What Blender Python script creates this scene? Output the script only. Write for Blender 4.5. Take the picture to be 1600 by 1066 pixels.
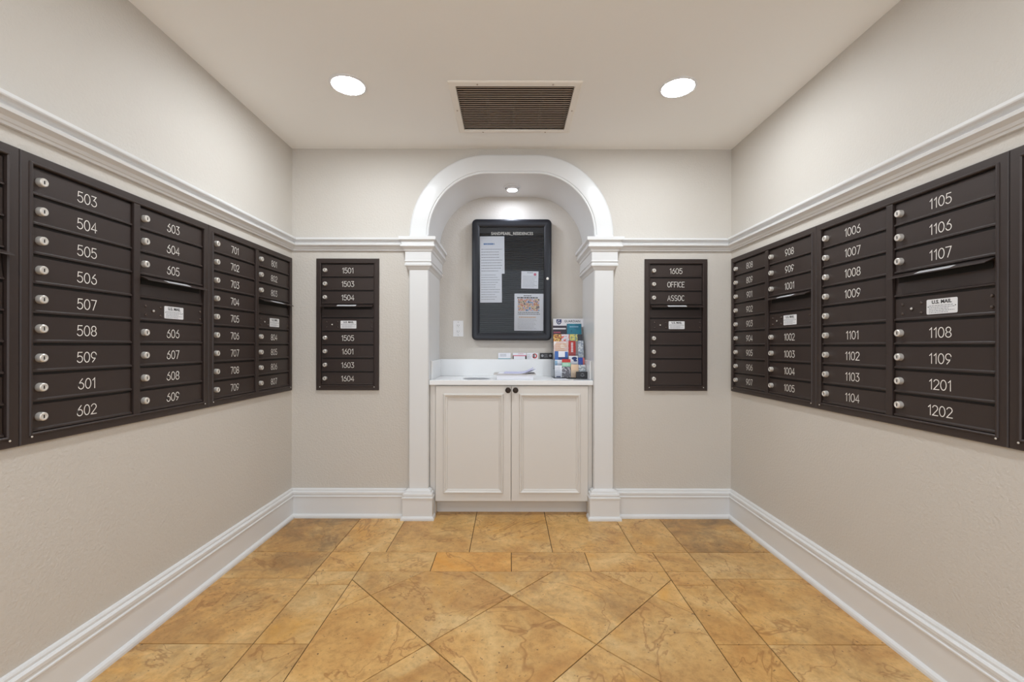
import bpy, bmesh, math, random
from mathutils import Vector, Matrix
random.seed(7)
for o in list(bpy.data.objects): bpy.data.objects.remove(o)
SC = bpy.context.scene; COL = SC.collection
R = math.radians

# ------------------------------------------------------------------ camera, world, exposure
F, D, H = 675.0, 2.85, 1.13          # focal length in px (1600 wide), depth of the back wall, eye height
cam = bpy.data.cameras.new('camera'); camo = bpy.data.objects.new('camera', cam); COL.objects.link(camo)
cam.sensor_width = 36; cam.lens = F/1600*36; cam.clip_start = 0.02
cam.shift_x = 4/1600; cam.shift_y = 7/1600
camo.matrix_world = Matrix.Translation((0, 0, H)) @ Matrix.Rotation(R(90), 4, 'X') @ Matrix.Rotation(R(0.1), 4, 'Z')
SC.camera = camo
W = bpy.data.worlds.new('world'); SC.world = W; W.use_nodes = True
bgn = W.node_tree.nodes['Background']; bgn.inputs[0].default_value = (0.93, 0.985, 1.05, 1); bgn.inputs[1].default_value = 1.0
vs = SC.view_settings; vs.view_transform = 'Standard'; vs.look = 'None'; vs.gamma = 1; vs.use_curve_mapping = False
vs.exposure = 0.66
LAMP = 116.0           # radiance of the ceiling lamps
NICHE_LAMP = 115.0

# ------------------------------------------------------------------ materials
def lin(c):
    return tuple(((v/255)/12.92 if v/255 <= .04045 else ((v/255+.055)/1.055)**2.4) for v in c) + (1,)
def mat(name, rgb, rough=.5, metal=0, bump=None, spec=.5, emit=0, coat=0):
    m = bpy.data.materials.new(name); m.use_nodes = True; nt = m.node_tree; b = nt.nodes['Principled BSDF']
    b.inputs['Base Color'].default_value = lin(rgb); b.inputs['Roughness'].default_value = rough
    b.inputs['Metallic'].default_value = metal; b.inputs['Specular IOR Level'].default_value = spec
    b.inputs['Coat Weight'].default_value = coat
    if emit:
        b.inputs['Emission Color'].default_value = lin(rgb); b.inputs['Emission Strength'].default_value = emit
    if bump:
        sc, st, dist = bump
        tc = nt.nodes.new('ShaderNodeTexCoord'); n = nt.nodes.new('ShaderNodeTexNoise'); n.inputs['Scale'].default_value = sc
        n.inputs['Detail'].default_value = 3; n.inputs['Roughness'].default_value = .55
        bp = nt.nodes.new('ShaderNodeBump'); bp.inputs['Strength'].default_value = st; bp.inputs['Distance'].default_value = dist
        nt.links.new(tc.outputs['Object'], n.inputs['Vector']); nt.links.new(n.outputs['Fac'], bp.inputs['Height'])
        nt.links.new(bp.outputs['Normal'], b.inputs['Normal'])
    return m
M = {}
M['wall'] = mat('beige_orange_peel_paint', (206, 200, 192), .62, bump=(95, .55, .004))
M['ceiling'] = mat('ceiling_paint', (246, 245, 242), .8, bump=(120, .12, .002))
M['trim'] = mat('white_trim_paint', (225, 225, 225), .32)
M['cab'] = mat('cream_cabinet_paint', (218, 214, 209), .38)
M['quartz'] = mat('white_quartz', (236, 237, 238), .22)
M['bronze'] = mat('dark_bronze_metal', (55, 44, 40), .42, .15, bump=(900, .12, .0004))
M['bolt'] = mat('bronze_rivet', (92, 80, 74), .25, .5)
M['bronze_shade'] = mat('shaded_bronze_gap', (22, 18, 16), .6)  # darker bronze: shade of the door gaps put into the colour
M['chrome'] = mat('satin_chrome', (226, 221, 214), .32, .5)
M['dark'] = mat('black_hole', (12, 11, 10), .8)
M['ink_white'] = mat('white_engraving', (240, 236, 230), .6)
M['sticker'] = mat('white_sticker', (228, 228, 230), .4)
M['ink'] = mat('black_ink', (40, 40, 44), .6)
M['ink_grey'] = mat('grey_ink', (150, 152, 158), .7)
M['ink_blue'] = mat('blue_ink', (52, 110, 175), .7)
M['ink_orange'] = mat('orange_ink', (215, 170, 120), .7)
M['ink_pink'] = mat('pink_ink', (205, 95, 120), .7)
M['paper'] = mat('white_paper', (232, 233, 240), .7)
M['board_frame'] = mat('black_aluminium', (33, 35, 42), .33, .3)
M['felt'] = mat('black_letterboard', (46, 48, 55), .4)
M['knob'] = mat('oil_rubbed_bronze', (48, 36, 28), .35, .6)
M['plastic'] = mat('white_plastic', (232, 232, 234), .35)
M['steel'] = mat('brushed_steel', (190, 192, 196), .28, .9)
M['grout'] = mat('dark_grout', (46, 35, 26), .9)
M['vent'] = mat('cream_vent_paint', (243, 238, 230), .5)
M['slat'] = mat('beige_brown_slat', (180, 164, 150), .6)  # browner and darker than the cream vent frame
M['lens'] = mat('lit_lamp_lens', (241, 249, 255), .5, emit=LAMP)
M['bulb'] = mat('lit_niche_bulb', (232, 240, 255), .5, emit=NICHE_LAMP)

def glassmat():
    m = bpy.data.materials.new('clear_pane'); m.use_nodes = True; nt = m.node_tree
    nt.nodes.remove(nt.nodes['Principled BSDF']); out = nt.nodes['Material Output']
    t = nt.nodes.new('ShaderNodeBsdfTransparent'); t.inputs[0].default_value = (.95, .96, .97, 1)
    g = nt.nodes.new('ShaderNodeBsdfGlossy'); g.inputs['Roughness'].default_value = .03
    f = nt.nodes.new('ShaderNodeFresnel'); f.inputs[0].default_value = 1.28; x = nt.nodes.new('ShaderNodeMixShader')
    nt.links.new(f.outputs[0], x.inputs[0]); nt.links.new(t.outputs[0], x.inputs[1]); nt.links.new(g.outputs[0], x.inputs[2])
    nt.links.new(x.outputs[0], out.inputs['Surface']); return m
M['glass'] = glassmat()

def stonemat():
    """golden travertine; object colour = tint of the slab, its alpha = how grey-stained the slab is"""
    m = bpy.data.materials.new('golden_travertine'); m.use_nodes = True; nt = m.node_tree; N = nt.nodes; L = nt.links
    b = N['Principled BSDF']; tc = N.new('ShaderNodeTexCoord'); oi = N.new('ShaderNodeObjectInfo')
    sc = N.new('ShaderNodeVectorMath'); sc.operation = 'SCALE'; sc.inputs[0].default_value = (7.3, 3.1, 5.7)
    L.new(oi.outputs['Random'], sc.inputs['Scale'])
    ad = N.new('ShaderNodeVectorMath'); L.new(tc.outputs['Object'], ad.inputs[0]); L.new(sc.outputs[0], ad.inputs[1])
    def noise(s, det=4, ro=.6, dist=0):
        n = N.new('ShaderNodeTexNoise'); n.inputs['Scale'].default_value = s; n.inputs['Detail'].default_value = det
        n.inputs['Roughness'].default_value = ro; n.inputs['Distortion'].default_value = dist
        L.new(ad.outputs[0], n.inputs['Vector']); return n.outputs['Fac']
    def ramp(fac, *st):
        r = N.new('ShaderNodeValToRGB'); e = r.color_ramp.elements
        while len(e) < len(st): e.new(.5)
        for i, (p, c) in enumerate(st): e[i].position = p; e[i].color = c
        L.new(fac, r.inputs[0]); return r.outputs['Color']
    def mix(mode, fac, a, c):
        x = N.new('ShaderNodeMix'); x.data_type = 'RGBA'; x.blend_type = mode
        if isinstance(fac, float): x.inputs[0].default_value = fac
        else: L.new(fac, x.inputs[0])
        for s, v in ((6, a), (7, c)):
            if isinstance(v, tuple): x.inputs[s].default_value = v
            else: L.new(v, x.inputs[s])
        return x.outputs[2]
    base = ramp(noise(3.2, 6, .65, .6), (.30, lin((188, 143, 86))), (.5, lin((209, 170, 112))), (.66, lin((224, 194, 142))))
    fine = ramp(noise(30, 9, .78, .3), (.32, (.62, .58, .52, 1)), (.52, (.98, .97, .95, 1)), (.70, (1.10, 1.09, 1.06, 1)))
    col = mix('MULTIPLY', .8, base, fine)
    w = (0, 0, 0, 1); k = (1, 1, 1, 1)
    gold = ramp(noise(2.2, 5, .6, 1.2), (.56, w), (.74, (.8,)*3+(1,)))
    col = mix('MIX', gold, col, lin((212, 160, 78)))
    vein = ramp(noise(2.0, 5, .55, .7), (.493, w), (.4985, (.6,)*3+(1,)), (.5015, (.6,)*3+(1,)), (.507, w))
    col = mix('MIX', vein, col, lin((146, 98, 50)))
    pit = ramp(noise(62, 4, .6), (.655, w), (.70, (.85,)*3+(1,)))
    col = mix('MIX', pit, col, lin((92, 68, 46)))
    st = ramp(noise(4.5, 6, .7, .8), (.42, w), (.66, k))
    sm = N.new('ShaderNodeMath'); sm.operation = 'MULTIPLY'; L.new(st, sm.inputs[0]); L.new(oi.outputs['Alpha'], sm.inputs[1])
    col = mix('MIX', sm.outputs[0], col, lin((112, 92, 70)))
    col = mix('MULTIPLY', 1.0, col, oi.outputs['Color']); col = mix('MULTIPLY', 1.0, col, (1.04, .99, .92, 1))
    L.new(col, b.inputs['Base Color']); b.inputs['Roughness'].default_value = .42
    bp = N.new('ShaderNodeBump'); bp.inputs['Strength'].default_value = .2; bp.inputs['Distance'].default_value = .002
    L.new(noise(60, 3), bp.inputs['Height']); L.new(bp.outputs[0], b.inputs['Normal'])
    return m
M['stone'] = stonemat()

def printmat(name, cols, scale=40, seed=0):
    """a printed picture: patches of a few ink colours"""
    m = bpy.data.materials.new(name); m.use_nodes = True; nt = m.node_tree; N = nt.nodes; L = nt.links
    b = N['Principled BSDF']; tc = N.new('ShaderNodeTexCoord'); mp = N.new('ShaderNodeMapping'); mp.inputs['Location'].default_value = (seed*1.7, seed*.9, seed*2.3)
    n = N.new('ShaderNodeTexNoise'); n.inputs['Scale'].default_value = scale; n.inputs['Detail'].default_value = 4
    r = N.new('ShaderNodeValToRGB'); r.color_ramp.interpolation = 'CONSTANT'; e = r.color_ramp.elements
    while len(e) < len(cols): e.new(.5)
    for i, c in enumerate(cols): e[i].position = 0 if i == 0 else .34 + .32*(i-1)/max(1, len(cols)-2) if len(cols) > 2 else .5; e[i].color = lin(c)
    L.new(tc.outputs['Object'], mp.inputs[0]); L.new(mp.outputs[0], n.inputs['Vector']); L.new(n.outputs['Fac'], r.inputs[0]); L.new(r.outputs[0], b.inputs['Base Color'])
    b.inputs['Roughness'].default_value = .4
    return m

# ------------------------------------------------------------------ mesh helpers
class MB:
    def __init__(s): s.v = []; s.f = []; s.m = []; s.mats = []
    def mi(s, m):
        m = M[m] if isinstance(m, str) else m
        if m not in s.mats: s.mats.append(m)
        return s.mats.index(m)
    def add(s, vs, fs, m):
        b = len(s.v); s.v += [tuple(p) for p in vs]; i = s.mi(m)
        for f in fs: s.f.append(tuple(b+k for k in f)); s.m.append(i)
        return s
    def box(s, a, b, m, bev=0):
        (x0, y0, z0), (x1, y1, z1) = a, b
        if bev <= 0:
            vs = [(x, y, z) for x in (x0, x1) for y in (y0, y1) for z in (z0, z1)]
            return s.add(vs, [(0, 1, 3, 2), (4, 6, 7, 5), (0, 4, 5, 1), (2, 3, 7, 6), (0, 2, 6, 4), (1, 5, 7, 3)], m)
        bm = bmesh.new(); bmesh.ops.create_cube(bm, size=1)
        for v in bm.verts: v.co = Vector(((x0+x1)/2 + v.co.x*(x1-x0), (y0+y1)/2 + v.co.y*(y1-y0), (z0+z1)/2 + v.co.z*(z1-z0)))
        bmesh.ops.bevel(bm, geom=bm.edges[:], offset=bev, segments=2, affect='EDGES', profile=.6)
        return s.addbm(bm, m)
    def addbm(s, bm, m):
        bm.verts.index_update(); vs = [v.co[:] for v in bm.verts]; fs = [[v.index for v in f.verts] for f in bm.faces]
        bm.free(); return s.add(vs, fs, m)
    def loops(s, loops, m, close=False, cap=False):
        """skin a list of equal-length rings (each a closed ring)"""
        n = len(loops[0]); vs = [p for l in loops for p in l]; fs = []
        k = len(loops)
        for i in range(k if close else k-1):
            a, b = i*n, ((i+1) % k)*n
            for j in range(n): fs.append((a+j, a+(j+1) % n, b+(j+1) % n, b+j))
        if cap and not close: fs += [tuple(range(n-1, -1, -1)), tuple((k-1)*n+j for j in range(n))]
        return s.add(vs, fs, m)
    def build(s, name, parent=None, smooth=False, loc=None):
        me = bpy.data.meshes.new(name); me.from_pydata(s.v, [], s.f)
        for m in s.mats: me.materials.append(m)
        for p, i in zip(me.polygons, s.m): p.material_index = i
        bm = bmesh.new(); bm.from_mesh(me); bmesh.ops.recalc_face_normals(bm, faces=bm.faces[:]); bm.to_mesh(me); bm.free()
        if smooth:
            for p in me.polygons: p.use_smooth = True
            me.set_sharp_from_angle(angle=R(35))
        return link(name, me, parent, loc)
def link(name, me, parent=None, loc=None):
    o = bpy.data.objects.new(name, me); COL.objects.link(o)
    if parent is not None: o.parent = parent
    if loc is not None: o.location = loc
    return o
def tag(o, label, cat=None, group=None, kind=None):
    o['label'] = label
    if cat: o['category'] = cat
    if group: o['group'] = group
    if kind: o['kind'] = kind
    return o
def thing(name, label, cat, loc=(0, 0, 0), rz=0, group=None, kind=None):
    o = bpy.data.objects.new(name, None); COL.objects.link(o); o.location = loc; o.rotation_euler.z = rz; o.empty_display_size = .05
    return tag(o, label, cat, group, kind)
def lathe(mb, prof, m, c=(0, 0, 0), axis='y', seg=24):
    """prof: (radius, height along axis); axis '-y' points to the viewer"""
    loops = []
    for r, h in prof:
        ring = []
        for k in range(seg):
            a = 2*math.pi*k/seg; p, q = r*math.cos(a), r*math.sin(a)
            ring.append({'y': (c[0]+p, c[1]-h, c[2]+q), 'z': (c[0]+p, c[1]+q, c[2]+h)}[axis])
        loops.append(ring)
    return mb.loops(loops, m, cap=True)
def plan_sweep(mb, path, prof, m, side=1):
    """sweep a closed (offset, z) profile along a plan polyline with mitred corners; side=+1 offsets to the right of travel"""
    n = len(path); loops = []
    for i, p in enumerate(path):
        p = Vector(p); ds = []
        if i > 0: ds.append((p-Vector(path[i-1])).normalized())
        if i < n-1: ds.append((Vector(path[i+1])-p).normalized())
        ns = [Vector((d.y, -d.x))*side for d in ds]
        if len(ns) == 2: mv = (ns[0]+ns[1]); mv = mv/ (1+ns[0].dot(ns[1]))
        else: mv = ns[0]
        loops.append([(p.x+mv.x*o, p.y+mv.y*o, z) for o, z in prof])
    return mb.loops(loops, m, cap=True)
def ring_sweep(mb, x0, x1, z0, z1, prof, m):
    """closed rectangular frame in the XZ plane; prof = closed list of (inset, out)"""
    def ring(i): return [(x0+i, z0+i), (x1-i, z0+i), (x1-i, z1-i), (x0+i, z1-i)]
    loops = []
    for c in range(4): loops.append([(ring(i)[c][0], -w, ring(i)[c][1]) for i, w in prof])
    return mb.loops(loops, m, close=True)
def textmesh(txt, size, bold=0.0, align='CENTER', xs=1.0):
    cu = bpy.data.curves.new('t', 'FONT'); cu.body = txt; cu.size = size; cu.align_x = align; cu.align_y = 'CENTER'; cu.offset = bold; cu.resolution_u = 2
    ob = bpy.data.objects.new('t', cu); COL.objects.link(ob)
    me = bpy.data.meshes.new_from_object(ob.evaluated_get(bpy.context.evaluated_depsgraph_get()))
    vs = [(v.co.x*xs, v.co.y) for v in me.vertices]; fs = [tuple(p.vertices) for p in me.polygons]
    bpy.data.objects.remove(ob); bpy.data.curves.remove(cu); bpy.data.meshes.remove(me)
    return vs, fs
def put_text(mb, txt, size, u, v, w, m, bold=0.0, xs=1.0):
    vs, fs = textmesh(txt, size, bold, xs=xs); mb.add([(u+x, -w, v+y) for x, y in vs], fs, m)
def print_lines(mb, u0, u1, v0, v1, n, w, m, hgt=.35, fill=.9, rnd=None):
    """rows of small unreadable print"""
    rnd = rnd or random; dv = (v1-v0)/n
    for i in range(n):
        v = v1-(i+.5)*dv; u = u0; end = u0+(u1-u0)*rnd.uniform(fill-.25, fill)
        while u < end:
            l = rnd.uniform(.03, .11)*(u1-u0); mb.add([(u, -w, v-dv*hgt/2), (min(u+l, u1), -w, v-dv*hgt/2), (min(u+l, u1), -w, v+dv*hgt/2), (u, -w, v+dv*hgt/2)], [(0, 1, 2, 3)], m); u += l+.012*(u1-u0)+.0008

# ------------------------------------------------------------------ the room
XL, XR, YB, YN, YR, ZC = -1.4355, 1.463, 2.85, 3.27, -1.0, 2.426   # walls, niche back, unseen open end added to let world light in, ceiling
XC, HF = .012, .155                                                # niche axis, half of the flat top of its arch
AI, BI, AO, BO, ZS = .386, .401, .514, .528, 1.853                 # inner / outer arch radii, springing height
XI0, XI1 = XC-HF-AI, XC+HF+AI                                      # niche opening
XO0, XO1 = XC-HF-AO, XC+HF+AO
def arch(a, b, n=18):
    pts = [(XC-HF-a*math.cos(t), ZS+b*math.sin(t)) for t in [math.pi/2*i/n for i in range(n+1)]]
    return pts + [(2*XC-x, z) for x, z in reversed(pts)]
def structure(o, label): return tag(o, label, 'room', kind='structure')

structure(MB().box((XL-.12, YR, -.02), (XL, YB+.12, ZC+.2), 'wall').build('wall_left'), 'beige textured wall on the left of the mail room')
structure(MB().box((XR, YR, -.02), (XR+.12, YB+.12, ZC+.2), 'wall').build('wall_right'), 'beige textured wall on the right of the mail room')
mb = MB()   # back wall with the arched niche opening
T = .1
for y, s in ((YB, 0), ):
    ip = [(XI0, 0)] + arch(AI, BI) + [(XI1, 0)]
    vs = []; fs = []
    vs += [(XL, y, -.02), (XI0, y, -.02), (XI0, y, ZC+.2), (XL, y, ZC+.2)]; fs.append((0, 1, 2, 3))
    vs += [(XI1, y, -.02), (XR, y, -.02), (XR, y, ZC+.2), (XI1, y, ZC+.2)]; fs.append((4, 5, 6, 7))
    A = arch(AI, BI); b0 = len(vs)
    for x, z in A: vs += [(x, y, z), (x, y, ZC+.2)]
    for i in range(len(A)-1): fs.append((b0+2*i, b0+2*i+2, b0+2*i+3, b0+2*i+1))
    mb.add(vs, fs, 'wall')
wb = structure(mb.build('wall_back'), 'beige textured back wall around the arched niche')
mb = MB()   # arched white lining of the niche
path = [(XI0, -.01)] + arch(AI, BI) + [(XI1, -.01)]
vs = []; fs = []
for x, z in path: vs += [(x, YB, z), (x, YN+.01, z)]
for i in range(len(path)-1): fs.append((2*i, 2*i+1, 2*i+3, 2*i+2))
structure(mb.add(vs, fs, 'trim').build('trim_1', smooth=True), 'white painted side panels and curved soffit inside the arched niche')
structure(MB().box((XI0-.1, YN, -.01), (XI1+.1, YN+.08, ZC), 'wall').build('wall_niche'), 'beige wall at the back of the arched niche')
# ceiling with the grille cut-out
VX0, VX1, VY0, VY1 = -.271, .323, 2.147, 2.588
mb = MB()
for a, b in (((XL, YR, ZC), (VX0, YB, ZC+.1)), ((VX1, YR, ZC), (XR, YB, ZC+.1)), ((VX0, YR, ZC), (VX1, VY0, ZC+.1)), ((VX0, VY1, ZC), (VX1, YB, ZC+.1))): mb.box(a, b, 'ceiling')
structure(mb.build('ceiling'), 'flat off-white ceiling')

# moulding profiles: (projection from the wall, height)
RAIL = [(0, 1.752), (.012, 1.752), (.014, 1.760), (.018, 1.762), (.022, 1.772), (.036, 1.780), (.040, 1.782), (.042, 1.792), (.034, 1.797), (.032, 1.806), (.036, 1.812), (.050, 1.814), (.052, 1.818), (.052, 1.828), (0, 1.830)]
BASE = [(0, -.001), (.034, -.001), (.034, .010), (.031, .018), (.025, .023), (.019, .025), (.019, .130), (.021, .134), (.024, .136), (.024, .141), (.019, .144), (.019, .150), (.022, .155), (.022, .166), (.017, .171), (.012, .172), (.012, .180), (.008, .186), (0, .188)]
def wall_run(p0, p1, prof, mitre0, mitre1, m='trim'):
    """straight moulding from p0 to p1, its face to the right of travel; mitred inner corners where asked"""
    d = (Vector(p1)-Vector(p0)).normalized(); n = Vector((d.y, -d.x)); mb = MB()
    r0 = [(p0[0]+n.x*o+d.x*o*mitre0, p0[1]+n.y*o+d.y*o*mitre0, z) for o, z in prof]
    r1 = [(p1[0]+n.x*o-d.x*o*mitre1, p1[1]+n.y*o-d.y*o*mitre1, z) for o, z in prof]
    return mb.loops([r0, r1], m, cap=True)
structure(wall_run((XL, YR), (XL, YB), RAIL, 0, 1).build('trim_2'), 'white chair rail moulding along the left wall')
structure(wall_run((XL, YB), (XO0, YB), RAIL, 1, 0).build('trim_3'), 'short white chair rail between left corner and niche column')
structure(wall_run((XO1, YB), (XR, YB), RAIL, 0, 1).build('trim_4'), 'short white chair rail between right corner and niche column')
structure(wall_run((XR, YB), (XR, YR), RAIL, 1, 0).build('trim_5'), 'white chair rail moulding along the right wall')
structure(wall_run((XL, YR), (XL, YB), BASE, 0, 1).build('baseboard_left'), 'tall white baseboard along the left wall')
structure(wall_run((XL, YB), (XO0-.02, YB), BASE, 1, 0).build('baseboard_back_left'), 'white baseboard on the back wall left of the niche')
structure(wall_run((XO1+.02, YB), (XR, YB), BASE, 0, 1).build('baseboard_back_right'), 'white baseboard on the back wall right of the niche')
structure(wall_run((XR, YB), (XR, YR), BASE, 1, 0).build('baseboard_right'), 'tall white baseboard along the right wall')

# arch casing
PF = .030
AP = [(1, 0), (1, .016), (.975, .024), (.93, .028), (.88, PF), (.13, PF), (.12, .026), (.085, .025), (.075, .028), (.04, .029), (.0, .026), (0, 0)]
ai, ao = arch(AI, BI), arch(AO, BO)
mb = MB(); mb.loops([[(i[0]+(o[0]-i[0])*s, YB-w, i[1]+(o[1]-i[1])*s) for s, w in AP] for i, o in zip(ai, ao)], 'trim', cap=True)
structure(mb.build('trim_6', smooth=True), 'white arched casing over the niche')
CAP = [(0, 1.622), (.004, 1.626), (.010, 1.640), (.019, 1.646), (.023, 1.648), (.023, 1.660), (.018, 1.664), (.018, 1.672), (.023, 1.675), (.023, 1.681), (.020, 1.684), (.020, 1.738), (.026, 1.742), (.030, 1.754), (.042, 1.766), (.047, 1.768), (.047, 1.776), (.041, 1.781), (.041, 1.800), (.045, 1.806), (.055, 1.809), (.055, 1.830), (0, 1.834)]
PLI = [(0, -.001), (.044, -.001), (.044, .012), (.040, .020), (.033, .024), (.032, .026), (.032, .132), (.034, .137), (.037, .139), (.037, .146), (.030, .150), (.030, .156), (.033, .160), (.031, .170), (.022, .174), (.020, .184), (.010, .190), (0, .196)]
for k, (xi, xo, lab) in enumerate(((XI0, XO0, 'white pilaster with stepped capital and plinth at the left of the niche'), (XI1, XO1, 'white pilaster with stepped capital and plinth at the right of the niche'))):
    t = thing('trim_%d' % (7+k), lab, 'room', (0, 0, 0), kind='structure')
    lo, hi = min(xi, xo), max(xi, xo)
    sh = [(lo, YB), (lo, YB-.022), (lo+.006, YB-PF), (hi-.006, YB-PF), (hi, YB-.022), (hi, YB)]
    MB().loops([[(x, y, .02) for x, y in sh], [(x, y, ZS+.0) for x, y in sh]], 'trim', cap=True).build('shaft', t)
    s = 1 if xi > xo else -1
    pth = [(xo, YB), (xo, YB-PF), (xi, YB-PF), (xi, YN)]
    plan_sweep(MB(), pth, CAP, 'trim', side=s).build('capital', t)
    plan_sweep(MB(), pth[:3]+[(xi, YB+.004)], PLI, 'trim', side=s).build('plinth', t)

# ------------------------------------------------------------------ stone floor
fl = structure(MB().box((XL-.1, YR-.1, -.1), (XR+.1, YN, -.004), 'grout').build('floor'), 'golden travertine tile floor with a diagonal field and straight border')
def clip(poly, x0, x1, y0, y1):
    for ax, lim, sg in ((0, x0, 1), (0, x1, -1), (1, y0, 1), (1, y1, -1)):
        out = []
        for i, p in enumerate(poly):
            q = poly[i-1]; dp, dq = (p[ax]-lim)*sg, (q[ax]-lim)*sg
            if (dp < 0) != (dq < 0): t = dq/(dq-dp); out.append((q[0]+(p[0]-q[0])*t, q[1]+(p[1]-q[1])*t))
            if dp >= 0: out.append(p)
        poly = out
        if len(poly) < 3: return []
    return poly
def inset(poly, g):
    n = len(poly); ar = sum(poly[i-1][0]*poly[i][1]-poly[i][0]*poly[i-1][1] for i in range(n))
    if ar < 0: poly = poly[::-1]
    out = []
    for i in range(n):
        p, q, r = Vector(poly[i-1]), Vector(poly[i]), Vector(poly[(i+1) % n])
        if (q-p).length < 1e-5 or (r-q).length < 1e-5: continue
        n0 = (q-p).normalized(); n1 = (r-q).normalized(); n0 = Vector((-n0.y, n0.x)); n1 = Vector((-n1.y, n1.x))
        mv = (n0+n1)/(1+n0.dot(n1)); out.append((q.x+mv.x*g, q.y+mv.y*g))
    return out
TINTS = [(1, 1, 1), (1.02, .97, .90), (.95, .94, .93), (1.04, 1.02, .98), (.98, .93, .84), (1.03, 1.0, .93)]
def tile(poly, tint=None, stain=None):
    if len(poly) < 3: return
    p = inset(poly, .0017)
    if len(p) < 3: return
    q = inset(p, .0012); mb = MB(); n = len(p)
    if len(q) != n: q = p
    mb.loops([[(x, y, -.012) for x, y in p], [(x, y, -.0012) for x, y in p], [(x, y, 0) for x, y in q]], 'stone', cap=True)
    o = mb.build('tile', fl); c = tint or random.choice(TINTS); o.color = (*c, random.uniform(.0, .30) if stain is None else stain)
def rect(x0, x1, y0, y1, **k): tile([(x0, y0), (x1, y0), (x1, y1), (x0, y1)], **k)
CX0, CX1, FX0, FX1 = -.968, .978, -.757, .783
YA, YBAND, FYN = 2.361, 2.161, 2.161
row = [XL, CX0, -.673, -.218, .238, .692, CX1, XR]
for i in range(7):
    rect(row[i], row[i+1], YA, 2.94 if 0 < i < 6 else YB, stain=.75 if i in (0, 6) else .25, tint=((.86, .82, .76) if i in (0, 6) else (1.06, 1.02, .94) if i == 1 else (1, .97, .9)))
bx = [FX0, -.395, .012, .412, FX1]
for i in range(4): rect(bx[i], bx[i+1], YBAND, YA, tint=((1, .98, .93), (1.04, .90, .66), (1, .97, .92), (1, .95, .87))[i], stain=(.1, 0, .3, .1)[i])
for x0, x1, sd in ((XL, CX0, 0), (CX1, XR, 1)):
    ys = [YA, 2.093, 1.634]
    while ys[-1] > YR: ys.append(ys[-1]-.457)
    for i in range(len(ys)-1): rect(x0, x1, ys[i+1], ys[i], stain=.45 if sd == 0 else .3)
for x0, x1 in ((CX0, FX0), (FX1, CX1)):
    ys = [YA, YBAND, 2.039, 1.634]; k = 0
    while ys[-1] > YR: ys.append(ys[-1]-(.457, .2)[k % 2]); k += 1
    for i in range(len(ys)-1): rect(x0, x1, ys[i+1], ys[i])
a = .319
for j in range(-1, 13):
    for i in range(-4, 5):
        if (i+j) % 2 == 0: continue
        cx, cy = .012+i*a, 1.953-j*a
        tile(clip([(cx-a, cy), (cx, cy-a), (cx+a, cy), (cx, cy+a)], FX0, FX1, YR, FYN), stain=.45 if (i, j) == (1, 0) else None)

# ------------------------------------------------------------------ ceiling fixtures
def recessed(x, y, lab, grp=None):
    t = thing('recessed_light', lab, 'ceiling light', (x, y, ZC), group=grp)
    mb = MB(); lathe(mb, [(.090, 0), (.090, -.003), (.084, -.006), (.079, -.006), (.077, -.0035), (.077, 0)], 'plastic', axis='z', seg=40); mb.build('trim_ring', t, smooth=True)
    mb = MB(); lathe(mb, [(.0765, -.0005), (.0765, -.003), (.06, -.0045)], 'lens', axis='z', seg=40); mb.build('lens', t)
recessed(-.805, 2.15, 'round lit recessed ceiling light left of the air grille', 'recessed ceiling lights')
recessed(.842, 2.165, 'round lit recessed ceiling light right of the air grille', 'recessed ceiling lights')
recessed(-.805, .35, 'round lit recessed ceiling light, unseen, added above the viewer on the left', 'recessed ceiling lights')  # unseen pair of lamps, added to light the room evenly
recessed(.842, .35, 'round lit recessed ceiling light, unseen, added above the viewer on the right', 'recessed ceiling lights')
t = thing('ceiling_air_grille', 'rectangular cream return air grille with brown slats in the ceiling', 'vent', (0, 0, ZC))
mb = MB()   # flat flange, bevelled inwards
fr = [(-.035, 0), (-.035, -.004), (-.030, -.008), (-.004, -.010), (0, -.008), (0, .02)]
lp = []
for c in range(4):
    def cn(i): return [(VX0+i, VY0+i), (VX1-i, VY0+i), (VX1-i, VY1-i), (VX0+i, VY1-i)][c]
    lp.append([(cn(i)[0], cn(i)[1], z) for i, z in fr])
mb.loops(lp, 'vent', close=True).build('frame', t)
mb = MB()
for a0, b0 in (((VX0, VY0, .012), (VX0+.002, VY1, .19)), ((VX1-.002, VY0, .012), (VX1, VY1, .19)), ((VX0, VY0, .012), (VX1, VY0+.002, .19)), ((VX0, VY1-.002, .012), (VX1, VY1, .19)), ((VX0, VY0, .19), (VX1, VY1, .2))): mb.box(a0, b0, 'dark')
mb.build('duct', t)
for k in range(3):
    x = VX0+(VX1-VX0)*(k+1)/4; MB().box((x-.008, VY0, .022), (x+.008, VY1, .04), 'dark').build('support_bar', t)
ns = 23; sl = None
for k in range(ns):
    y = VY0+(VY1-VY0)*(k+.5)/ns
    if sl is None:
        mb = MB(); c, s_ = math.cos(R(18)), math.sin(R(18)); hw = .0085; th = .0007
        ring = [(u*c-v*s_, u*s_+v*c) for u, v in ((-hw, -th), (hw, -th), (hw, th), (-hw, th))]
        mb.loops([[(VX0, p, q) for p, q in ring], [(VX1, p, q) for p, q in ring]], 'slat', cap=True); sl = mb.build('slat', t, loc=(0, y, .004))
    else: link('slat', sl.data, t, (0, y, .004))
for x, y in ((VX0+.11, VY0-.017), (VX1-.11, VY0-.017), (VX0+.11, VY1+.017), (VX1-.11, VY1+.017), (VX0-.017, (VY0+VY1)/2), (VX1+.017, (VY0+VY1)/2)):
    mb = MB(); lathe(mb, [(.0045, 0), (.0045, -.0015), (.003, -.0025)], 'slat', axis='z', seg=10); mb.build('screw', t, loc=(x, y, -.009))
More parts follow.
